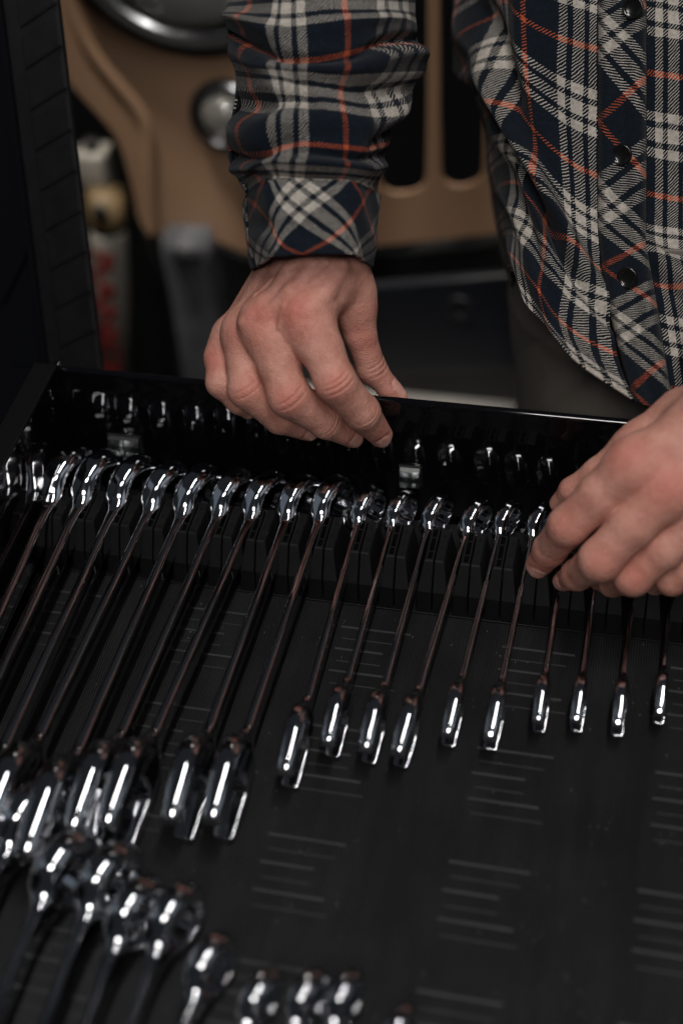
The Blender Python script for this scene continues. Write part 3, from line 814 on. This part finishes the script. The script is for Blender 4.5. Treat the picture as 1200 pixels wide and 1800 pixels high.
# placket on the bias
pl = {-1.2: (1048, 1136, -100), -.5: (1049, 1136, 2), 0: (1049, 1136, 98), .5: (1049, 1136, 212), 1: (1049, 1136, 318), 1.5: (1050, 1137, 408), 2: (1058, 1148, 480), 2.5: (1072, 1160, 552), 3: (1090, 1172, 630), 3.45: (1112, 1186, 706)}
pv = sorted(pl)
GP = []
for v in pv:
    a, b, y = pl[v]; yy = .0565 + lean(v)
    GP.append([PY(a, y, yy + .0022), PY(a + 4, y + 1, yy - .0014), PY((a + b) / 2, y + 8, yy - .0018), PY(b - 4, y + 15, yy - .0014), PY(b, y + 17, yy + .0020)])
def bias(s0, t0, ou=0, ov=0):
    def f(U, V_, P):
        r2 = 1 / math.sqrt(2); s_ = U / PER; t = V_
        return np.stack([(s_ + t) * r2 + ou, (t - s_) * r2 + ov], -1)
    return f
flp = [(0, 2.0, .03, 2.3, .25, .002)]
me, PP = loft([0, .0012, .0125, .0238, .025], pv, GP, 40, 260, None, flip=True, name='placket', uvf=bias(0, 0, .64, .64))
o = sub('placket', me, PLAID); solid(o, .0014)
# buttons
def button(px, py, v, r=.0063):
    c_ = PY(px, py, .0545 + lean(v) - .0012); 
    n_ = Vector((-.15, -.86, .42)).normalized()
    bm = bmesh.new()
    add_lathe(bm, [(0, .0010), (r * .55, .0010), (r * .68, .0013), (r * .85, .0021), (r * .96, .0018), (r, .0008), (r * .95, -.0004), (0, -.0006)], 28)
    o = link('button', bm_mesh('button', bm), BUTTON, shirt)
    o.matrix_local = Matrix.Translation(Vector(c_)) @ n_.to_track_quat('Z', 'Y').to_matrix().to_4x4()
button(1112, 14, -.4); button(1092, 272, .75); button(1102, 488, 2.05)

# gripping arm's sleeve
us2 = [-1.22, -1, -.5, 0, .5, .82, 1.5, 2.1, 2.78]
sl = {
 -1.6: [(400, -180), (436, -185), (505, -190), (607, -195), (700, -190), (735, -180)],
 -.9: [(404, -45), (438, -50), (505, -52), (607, -55), (697, -55), (730, -50)],
 -.5: [(402, 20), (438, 18), (503, 15), (607, 10), (692, 12), (730, 15)],
 0: [(401, 64), (430, 80), (505, 101), (613, 93), (695, 74), (738, 82)],
 .5: [(416, 148), (440, 150), (509, 155), (602, 167), (686, 168), (724, 156)],
 1: [(402, 262), (428, 271), (505, 256), (610, 261), (662, 262), (682, 252)],
 1.35: [(418, 308), (440, 300), (500, 296), (606, 302), (652, 306), (668, 304)],
 1.56: [(436, 338), (455, 322), (500, 317), (600, 320), (650, 330), (664, 340)],
}
vs2 = sorted(sl)
d0s = {-1.6: .872, -.9: .868, -.5: .865, 0: .862, .5: .858, 1: .852, 1.35: .848, 1.56: .846}
rad_ = {-1.6: .054, -.9: .052, -.5: .051, 0: .050, .5: .047, 1: .042, 1.35: .037, 1.56: .034}
GS = []
for v in vs2:
    r = sl[v]; d0, q = d0s[v], rad_[v]
    dz = [.010, -.45 * q, -.92 * q, -.90 * q, -.45 * q, .010]
    row = [Q(p[0], p[1], d0 + z) for p, z in zip(r, dz)]
    mx_ = (r[0][0] + r[5][0]) / 2; hw = (r[5][0] - r[0][0]) / 2; my = (r[0][1] + r[5][1]) / 2
    row += [Q(mx_ + .40 * hw, my, d0 + .85 * q), Q(mx_ - .40 * hw, my, d0 + .85 * q), row[0]]
    GS.append(row)
fs = [(-1.3, -.08, .05, .06, .07, -.0055), (-1.3, .22, .9, .28, .15, .0050), (.1, .05, .85, -.12, .07, -.006), (.15, .18, .85, .08, .09, .005), (-.2, .33, .8, .5, .07, -.004),
      (-1.3, .66, -.3, .60, .08, -.006), (-.4, .42, .5, .48, .08, -.003), (-1.3, .84, .2, .74, .12, .004), (-1.3, 1.10, -.5, .98, .07, -.005), (-.5, 1.08, .8, 1.13, .06, -.004), (-1.2, 1.25, .8, 1.27, .10, .0055),
      (-1.3, -.45, -.6, -.25, .1, .005), (.3, .75, .85, .62, .10, .004), (.4, .95, .85, .85, .07, -.004), (-.3, -.3, .6, -.35, .1, .003), (-1.2, 1.50, .85, 1.50, .05, -.003)]
me, _ = loft(us2, vs2, GS, 260, 260, folds([f_[:5] + (f_[5] * 1.5,) for f_ in fs]), closed=True, flip=True, name='sleeve')
o = sub('sleeve', me, PLAID); solid(o, .0016)
# cuff
cu = {0: [(431, 343), (452, 325), (500, 313), (600, 316), (650, 330), (667, 346)],
      .5: [(433, 392), (455, 384), (500, 378), (600, 378), (645, 388), (661, 400)],
      1: [(441, 448), (462, 440), (505, 433), (600, 431), (640, 441), (656, 450)],
      1.2: [(446, 470), (466, 457), (507, 447), (600, 446), (638, 455), (654, 468)]}
GC = []; vs3 = sorted(cu)
for v in vs3:
    r = cu[v]; d0 = .846 - .004 * v; q = .0365
    dz = [.008, -.5 * q, -.93 * q, -.90 * q, -.45 * q, .008]
    row = [Q(p[0], p[1], d0 + z) for p, z in zip(r, dz)]
    mx_ = (r[0][0] + r[5][0]) / 2; hw = (r[5][0] - r[0][0]) / 2; my = (r[0][1] + r[5][1]) / 2
    row += [Q(mx_ + .5 * hw, my, d0 + .9 * q), Q(mx_ - .5 * hw, my, d0 + .9 * q), row[0]]
    GC.append(row)
def cuffuv(U, V_, P):
    s_ = (U + .36) * 1.0; t = (V_ - .28) * .047 / .064; r2 = 1 / math.sqrt(2)
    return np.stack([(s_ + t) * r2 + .5, (t - s_) * r2 + .5], -1)
me, _ = loft(us2, vs3, GC, 220, 80, folds([(-1.2, .55, -.4, .7, .15, -.0025), (-.2, .5, .8, .65, .2, .002), (-1.2, .05, .8, .05, .06, -.001)]), closed=True, flip=True, name='cuff', uvf=cuffuv)
o = sub('cuff', me, PLAID); solid(o, .0022)
# other sleeve, out of frame
def tube_cloth(name, pts, rads, nv=60, nu=72):
    pts = [np.array(p) for p in pts]; rows_ = []
    for k, (p, r) in enumerate(zip(pts, rads)):
        t = pts[min(k + 1, len(pts) - 1)] - pts[max(k - 1, 0)]; t /= np.linalg.norm(t)
        a = np.cross(t, [0, 0, 1]); a /= np.linalg.norm(a); b = np.cross(t, a)
        rows_.append([p + r * (a * math.cos(q) + b * math.sin(q)) for q in np.linspace(0, 2 * math.pi, 9)])
    per_u = 2 * math.pi * rads[0] / PER
    L = np.concatenate([[0], np.cumsum([np.linalg.norm(b - a) for a, b in zip(pts[:-1], pts[1:])])]) / PER
    me, _ = loft(list(np.linspace(0, per_u, 9)), list(L), rows_, nu, nv, folds([]), closed=True, name=name); return me
o = sub('sleeve', tube_cloth('sleeve', [Q(1338, 625, .81), Q(1405, 465, .822), Q(1500, 250, .84), .5 * Q(1500, 250, .84) + .5 * np.array([.40, .30, .62]), (.40, .30, .64)], [.043, .052, .060, .066, .078]), PLAID); solid(o, .0016)
o = sub('sleeve', tube_cloth('sleeve', [Q(570, -150, .870), Q(590, -280, .885), (-.03, .36, .48), (.02, .36, .62), (.08, .34, .66)], [.053, .058, .065, .075, .08]), PLAID); solid(o, .0016)

# upper part of the shirt over chest and shoulders, above the frame
VU, QU, NU = sdf_mesh(lambda p: np.maximum(trunk(p) - .012, np.maximum(.30 - p[:, 2], -.02 - p[:, 0])), (-.1, .0, .26), (.62, .58, .80), .010, 2)
ume = np_mesh('shirt_yoke', VU, QU, NU); uvl_ = ume.uv_layers.new(name='UVMap')
li_ = np.empty(len(ume.loops), int); ume.loops.foreach_get('vertex_index', li_)
uvl_.data.foreach_set('uv', (VU[li_][:, [0, 2]] / PER).astype(np.float32).ravel()); sub('shirt_yoke', ume, PLAID)
# --- trousers
tu = [0, .15, .3, .5, .7, .9, 1.1]
tx = [930, 895, 898, 955, 1060, 1180, 1300]; ty = [.30, .22, .165, .115, .095, .095, .11]
GT = []; tv = [0, .2, .4, .6, .8, 1.0]
for v in tv:
    GT.append([np.array([*(PY(x + (6 if v > .4 else 0) + v * 10, 440 + 340 * v, y)[:3])]) for x, y in zip(tx, ty)])
me, _ = loft(tu, tv, GT, 120, 120, lambda U, V_: (.0016) * np.exp(-((V_ - .75 + .9 * (U - .5)) / .05)**2) - .0012 * np.exp(-((V_ - .55 + .5 * (U - .3)) / .04)**2) + .0014 * np.exp(-((V_ - .30 - .9 * (U - .3)) / .05)**2) + .0004 * np.sin(14 * U + 9 * V_), flip=True, name='trousers')
o = child('trousers', me, TROUS, person); solid(o, .0018)

# ---------------------------------------------------------------- vehicle behind
YV = .46
def v2(px, py, y=YV):
    p = PY(px, py, y); return (p[0], p[2])
veh = empty('vintage_offroader', (0, 1.2, GZ)); tag(veh, 'tan vintage off-road vehicle with round headlight behind the person', 'vehicle')
def vchild(name, me, m, smooth=False):
    o = link(name, me, m, veh, smooth); o.location = -Vector(veh.location); return o
def smooth_loop(pts, n=8, it=2):
    pts = [Vector(p) for p in pts]
    for _ in range(it):
        q = []
        for a, b in zip(pts, pts[1:] + pts[:1]): q += [a * .78 + b * .22, a * .22 + b * .78]
        pts = q
    return pts
XZ = Matrix(((1, 0, 0, 0), (0, 0, -1, 0), (0, 1, 0, 0), (0, 0, 0, 1)))   # plate XY -> world XZ, plate normal -> -Y
outline = [v2(*p) for p in [(66, -360), (84, -60), (92, 60), (104, 125), (160, 188), (208, 240), (232, 320), (246, 396), (272, 416), (355, 414), (420, 440), (460, 452), (668, 432), (870, 410), (1150, 385), (1400, 365), (1400, -360), (700, -360)]]
slots = []
for x0, x1, yb_ in ((772, 852, 330), (665, 752, 342), (870, 950, 320), (968, 1048, 308)):
    slots.append([v2(*p) for p in [(x0, -300), (x0, yb_ - 30), (x0 + 8, yb_ - 10), (x0 + 26, yb_), (x1 - 26, yb_ - 3), (x1 - 8, yb_ - 14), (x1, yb_ - 34), (x1, -300)]])
hl = v2(322, -142); hr = .101
slots.append([(hl[0] + .102 * math.cos(a), hl[1] + .102 * math.sin(a)) for a in np.linspace(0, 2 * math.pi, 48, endpoint=False)])
me = curve_plate('front_panel', [smooth_loop(outline, it=2)] + [smooth_loop(s_, it=1) for s_ in slots], .0024, .0008)
me.transform(Matrix.Translation((0, YV + .0022, 0)) @ XZ)
vchild('front_panel', me, TAN)
# pressed flange line along the left edge
bm = bmesh.new()
path = [PY(*p, YV - .0015) for p in [(110, -40), (150, 70), (205, 145), (250, 205), (262, 260), (264, 330), (268, 408)]]
fine = spline(list(range(len(path))), np.array(path), np.linspace(0, len(path) - 1, 40))
prev = None
for p in fine:
    ringv = [bm.verts.new((p[0] + .006 * math.cos(a), p[1] - .003 * math.sin(a) , p[2] + .003 * math.cos(a))) for a in np.linspace(0, math.pi, 7)]
    if prev:
        for k in range(6): bm.faces.new((prev[k], prev[k + 1], ringv[k + 1], ringv[k]))
    prev = ringv
vchild('pressed_bead', bm_mesh('pressed_bead', bm), TAN, True)
bm = bmesh.new(); add_box(bm, (.02, YV + .06, -.60), (.9, YV + .09, .5)); vchild('radiator_shroud', bm_mesh('radiator_shroud', bm), BLACKRUB)
# horizontal fins in the grille
for k in range(14):
    bm = bmesh.new(); z = -.40 + .035 * k; add_box(bm, (.0, YV + .045, z), (.75, YV + .055, z + .006), .001); vchild('grille_fin', bm_mesh('grille_fin', bm), BLACKRUB)
# headlight
def facing(c_, y): return Matrix.Translation((c_[0], y, c_[1])) @ Matrix.Rotation(math.radians(90), 4, 'X')
HM = facing(hl, YV) @ Matrix.Scale(1.0, 4)
bm = bmesh.new(); add_lathe(bm, [(.086, -.01), (.090, .012), (.098, .020), (.108, .016), (.113, .004), (.113, -.004)], 72, HM)
bez = vchild('headlight_seal', bm_mesh('headlight_seal', bm), BLACKRUB, True)
bm = bmesh.new(); add_lathe(bm, [(.0805, .006), (.083, .014), (.0875, .016), (.0905, .011)], 72, HM @ Matrix.Scale(1.10, 4))
vchild('headlight_rim', bm_mesh('headlight_rim', bm), RIMM, True)
bm = bmesh.new(); add_lathe(bm, [(0, -.085), (.03, -.078), (.055, -.055), (.072, -.025), (.082, .004)], 72, HM @ Matrix.Scale(1.10, 4))
refl = vchild('headlight_reflector', bm_mesh('headlight_reflector', bm), REFL, True)
bm = bmesh.new(); add_lathe(bm, [(0, .026), (.03, .0245), (.055, .020), (.072, .013), (.0815, .006), (.080, .003), (.070, .010), (.053, .0165), (.03, .0205), (0, .022)], 72, HM @ Matrix.Scale(1.10, 4))
lens = vchild('headlight_lens', bm_mesh('headlight_lens', bm), GLASS, True)
bm = bmesh.new()
for i in range(-6, 7):                     # moulded flutes of the lens
    for j in range(-6, 1):
        if i > -2: continue
        x, z = i * .0115, j * .0105
        if x * x + z * z > .070**2 or x * x + z * z < .035**2: continue
        rr_ = math.hypot(x, z); hgt = .026 - 2.6 * rr_**2
        add_lathe(bm, [(0, hgt + .0028), (.0030, hgt + .0018), (.0046, hgt - .001)], 10, HM @ Matrix.Scale(1.10, 4) @ Matrix.Translation((x, z, 0)))
link('lens_flutes', bm_mesh('lens_flutes', bm), GLASS, lens)
# turn signal
ts = v2(402, 198); TM = facing(ts, YV) @ Matrix.Scale(.90, 4)
bm = bmesh.new(); add_lathe(bm, [(.037, -.004), (.0385, .006), (.035, .013), (.029, .012), (.0275, .006)], 56, TM); vchild('signal_rim', bm_mesh('signal_rim', bm), RIMM, True)
bm = bmesh.new(); add_lathe(bm, [(.0, -.012), (.016, -.010), (.0275, .008)], 40, TM); vchild('signal_reflector', bm_mesh('signal_reflector', bm), RIMM, True)
bm = bmesh.new(); add_lathe(bm, [(0, .029), (.010, .0275), (.019, .022), (.0265, .010), (.025, .007), (.017, .018), (0, .024)], 48, TM); vchild('signal_lens', bm_mesh('signal_lens', bm), CLEAR, True)
bm = bmesh.new(); add_lathe(bm, [(0, .014), (.005, .012), (.0075, .006), (.006, -.002), (.004, -.010)], 20, TM); vchild('signal_bulb', bm_mesh('signal_bulb', bm), WHITEP, True)
# bumper, rail, ledge, horn
def slab(name, pts, y0, y1, m, bev=.004):
    me = curve_plate(name, [[v2(*p, y0) for p in pts]], y1 - y0 - 2 * bev, bev); me.transform(Matrix.Translation((0, (y0 + y1) / 2, 0)) @ XZ); return vchild(name, me, m)
slab('valance', [(262, 418), (355, 424), (425, 455), (470, 470), (1300, 395), (1300, 500), (560, 560), (300, 520)], YV + .01, YV + .05, BLACKRUB)
hole_c = v2(808, 542, YV - .06)
me = curve_plate('bumper_rail', [[v2(*p, YV - .06) for p in [(520, 520), (1300, 455), (1300, 620), (520, 665)]], [(hole_c[0] + .0085 * math.cos(a), hole_c[1] + .0085 * math.sin(a)) for a in np.linspace(0, 6.283, 20, endpoint=False)]], .006, .003)
me.transform(Matrix.Translation((0, YV - .055, 0)) @ XZ); rail = vchild('bumper_rail', me, NAVYP)
bm = bmesh.new(); add_lathe(bm, [(.0082, .006), (.0105, .0075), (.0135, .006), (.014, .003)], 24, facing(hole_c, YV - .055)); link('hole_collar', bm_mesh('hole_collar', bm), NAVYP, rail)
a_ = PY(560, 700, YV - .07); b_ = PY(1250, 640, YV - .07)
bm = bmesh.new()
prl = [(YV - .075, a_[2] + .012), (YV - .135, a_[2] - .004), (YV - .14, a_[2] - .012), (YV - .14, a_[2] - .035), (YV - .06, a_[2] - .035), (YV - .06, a_[2] + .012)]
add_poly_prism(bm, prl, 0, a_[0] - .05, b_[0] + .2)
bmesh.ops.bevel(bm, geom=bm.edges[:], offset=.004, segments=3, affect='EDGES')
vchild('bumper_ledge', bm_mesh('bumper_ledge', bm), STEELG)
slab('chassis_horn', [(288, 432), (350, 436), (356, 480), (372, 540), (392, 610), (410, 700), (414, 790), (348, 790), (332, 700), (318, 600), (300, 500)], YV - .03, YV + .05, FRAMEG)
slab('horn_bracket', [(294, 438), (350, 440), (352, 452), (296, 450)], YV - .04, YV - .031, FRAMEG, .001)
slab('inner_fender', [(60, -300), (84, -60), (92, 60), (104, 125), (208, 240), (262, 420), (300, 800), (-100, 800), (-100, -300)], YV + .30, YV + .33, BLACKRUB)
# shock absorber with lettering
YS = YV + .02
ct_, cb_ = PY(186, 340, YS), PY(212, 760, YS)
ax_ = Vector(ct_ - cb_); Ls = ax_.length; ax_.normalize()
sa_ = empty('shock_absorber', cb_); bk = Vector((0, 1, 0)); bk = (bk - ax_ * bk.dot(ax_)).normalized(); rt = bk.cross(ax_); sa_.matrix_world = Matrix([[rt[i], bk[i], ax_[i], cb_[i]] for i in range(3)] + [[0, 0, 0, 1]])
tag(sa_, 'cream white shock absorber with red lettering hanging beside the tan front panel', 'shock absorber')
rS = .5 * 66 * depth(ct_) / F
Zt = Ls * (1 - 15 / 420)
bm = bmesh.new(); add_lathe(bm, [(0, -.05), (rS, -.05), (rS, Zt - .034), (rS * .96, Zt - .028), (0, Zt - .028)], 40); link('tube', bm_mesh('tube', bm), WHITEP, sa_)
bm = bmesh.new(); add_lathe(bm, [(0, Zt - .0275), (rS * .98, Zt - .0275), (rS * 1.02, Zt - .014), (rS * .98, Zt + .012), (0, Zt + .014)], 40); link('eye_mount', bm_mesh('eye_mount', bm), AMBER, sa_)
bm = bmesh.new(); add_lathe(bm, [(0, .004), (rS * .40, .004), (rS * .44, 0)], 24, Matrix.Translation((0, 0, Zt + .003)) @ Matrix.Rotation(math.radians(90), 4, 'X') @ Matrix.Translation((0, 0, rS * 1.02))); link('eye_bolt', bm_mesh('eye_bolt', bm), BLACKRUB, sa_)
# lettering wrapped on the tube
fc = bpy.data.curves.new('lettering', 'FONT'); fc.body = 'RANCHO'; fc.size = .050; fc.extrude = .0004; fc.offset = .0009
fo = bpy.data.objects.new('lettering', fc); COL.objects.link(fo)
bpy.context.view_layer.update()
tme = bpy.data.meshes.new_from_object(fo); COL.objects.unlink(fo); bpy.data.objects.remove(fo)
bmt = bmesh.new(); bmt.from_mesh(tme); bmesh.ops.triangulate(bmt, faces=bmt.faces); bmesh.ops.subdivide_edges(bmt, edges=[e for e in bmt.edges if e.calc_length() > .008], cuts=2); bmt.to_mesh(tme); bmt.free()
co_ = np.array([v.co[:] for v in tme.vertices]); mn, mx2 = co_.min(0), co_.max(0)
wid = mx2[0] - mn[0]; hgt = mx2[1] - mn[1]
top = Ls * (1 - 76 / 420); leng = Ls * 300 / 420
for v in tme.vertices:
    s_ = (v.co.x - mn[0]) / wid; t_ = ((v.co.y - mn[1]) / hgt - .5) * rS * 1.25
    phi = t_ / rS; rr_ = rS + .0006 + (v.co.z + .0004)
    v.co = (rr_ * math.sin(phi), -rr_ * math.cos(phi), top - s_ * leng)
tme.materials.clear(); link('lettering', tme, REDP, sa_, False)
# pale reservoir above it
pr_ = PY(168, 290, YS + .02)
rz = empty('washer_bottle', pr_); tag(rz, 'small pale plastic bottle above the lettered shock absorber', 'bottle')
bm = bmesh.new(); add_box(bm, (-.015, -.014, -.021), (.015, .014, .018), .004); link('bottle_body', bm_mesh('bottle_body', bm), WHITEP, rz)
bm = bmesh.new(); add_lathe(bm, [(.008, .018), (.008, .026), (.006, .028), (0, .028)], 20); link('bottle_cap', bm_mesh('bottle_cap', bm), BLACKRUB, rz)

# ---------------------------------------------------------------- rubber edged lid on the left
lid = empty('cabinet_door', PY(130, 700, .05)); tag(lid, 'black cabinet door edged with a notched rubber strip, left of the drawer', 'cabinet door')
# local frame: u across (left to right), w up along the strip, n towards the camera
B0, B1 = PY(92, 690, .055), PY(182, 690, .045); T0, T1 = PY(2, -60, .20), PY(88, -60, .19)
wv = Vector((T0 + T1) / 2 - (B0 + B1) / 2); LL = wv.length; wv.normalize()
uv_ = Vector(B1 - B0); width = uv_.length; uv_ = (uv_ - wv * uv_.dot(wv)).normalized(); nv_ = uv_.cross(wv).normalized()
if nv_.y > 0: nv_ = -nv_
LM = Matrix([[uv_[i], wv[i], nv_[i], B0[i]] for i in range(3)] + [[0, 0, 0, 1]])
lid.matrix_world = LM
w_ = width
bm = bmesh.new(); add_box(bm, (0, -.2, -.004), (w_, LL + .1, 0), .0010); link('rubber_strip', bm_mesh('rubber_strip', bm), RUBBER, lid, False)
bm = bmesh.new(); add_box(bm, (-.0085, -.2, -.03), (-.0035, LL + .1, -.002), .001); link('metal_trim', bm_mesh('metal_trim', bm), BLACK, lid, False)
pit = LL / 10.6
nb = 15
for k in range(-2, nb):
    y0_ = k * pit + .004
    sl_ = .0105
    pts = [(w_ * .27, y0_), (w_ * 1.01, y0_ + sl_), (w_ * 1.01, y0_ + sl_ + pit - .0030), (w_ * .27, y0_ + pit - .0030)]
    bm = bmesh.new()
    ring = []
    for z, ins in ((-.0002, 0), (.0008, .0006), (.0012, .0020)):
        cxm = sum(p[0] for p in pts) / 4; cym = sum(p[1] for p in pts) / 4
        ring.append([bm.verts.new((p[0] + (ins if p[0] < cxm else -ins), p[1] + (ins if p[1] < cym else -ins), z)) for p in pts])
    for a, b in zip(ring[:-1], ring[1:]):
        for i in range(4): bm.faces.new((a[i], a[(i + 1) % 4], b[(i + 1) % 4], b[i]))
    bm.faces.new(ring[-1]); link('tread_block', bm_mesh('tread_block', bm), RUBBER, lid, False)
bm = bmesh.new(); add_box(bm, (-.40, -.2, -.034), (-.009, LL + .1, -.022), .001); pan = link('door_panel', bm_mesh('door_panel', bm), BLACK, lid, False)
bm = bmesh.new()
add_poly_prism(bm, [(-.012, LL * .48), (-.012, LL * .40), (-.055, LL * .22), (-.10, LL * .22), (-.10, LL * .30)], 2, -.0225, -.0195)
add_poly_prism(bm, [(-.013, LL * .36), (-.013, LL * .06), (-.055, LL * .06), (-.062, LL * .17)], 2, -.0225, -.0202)
bmesh.ops.bevel(bm, geom=bm.edges[:], offset=.0008, segments=2, affect='EDGES')
link('pressed_recess', bm_mesh('pressed_recess', bm), BLACK, pan, False)
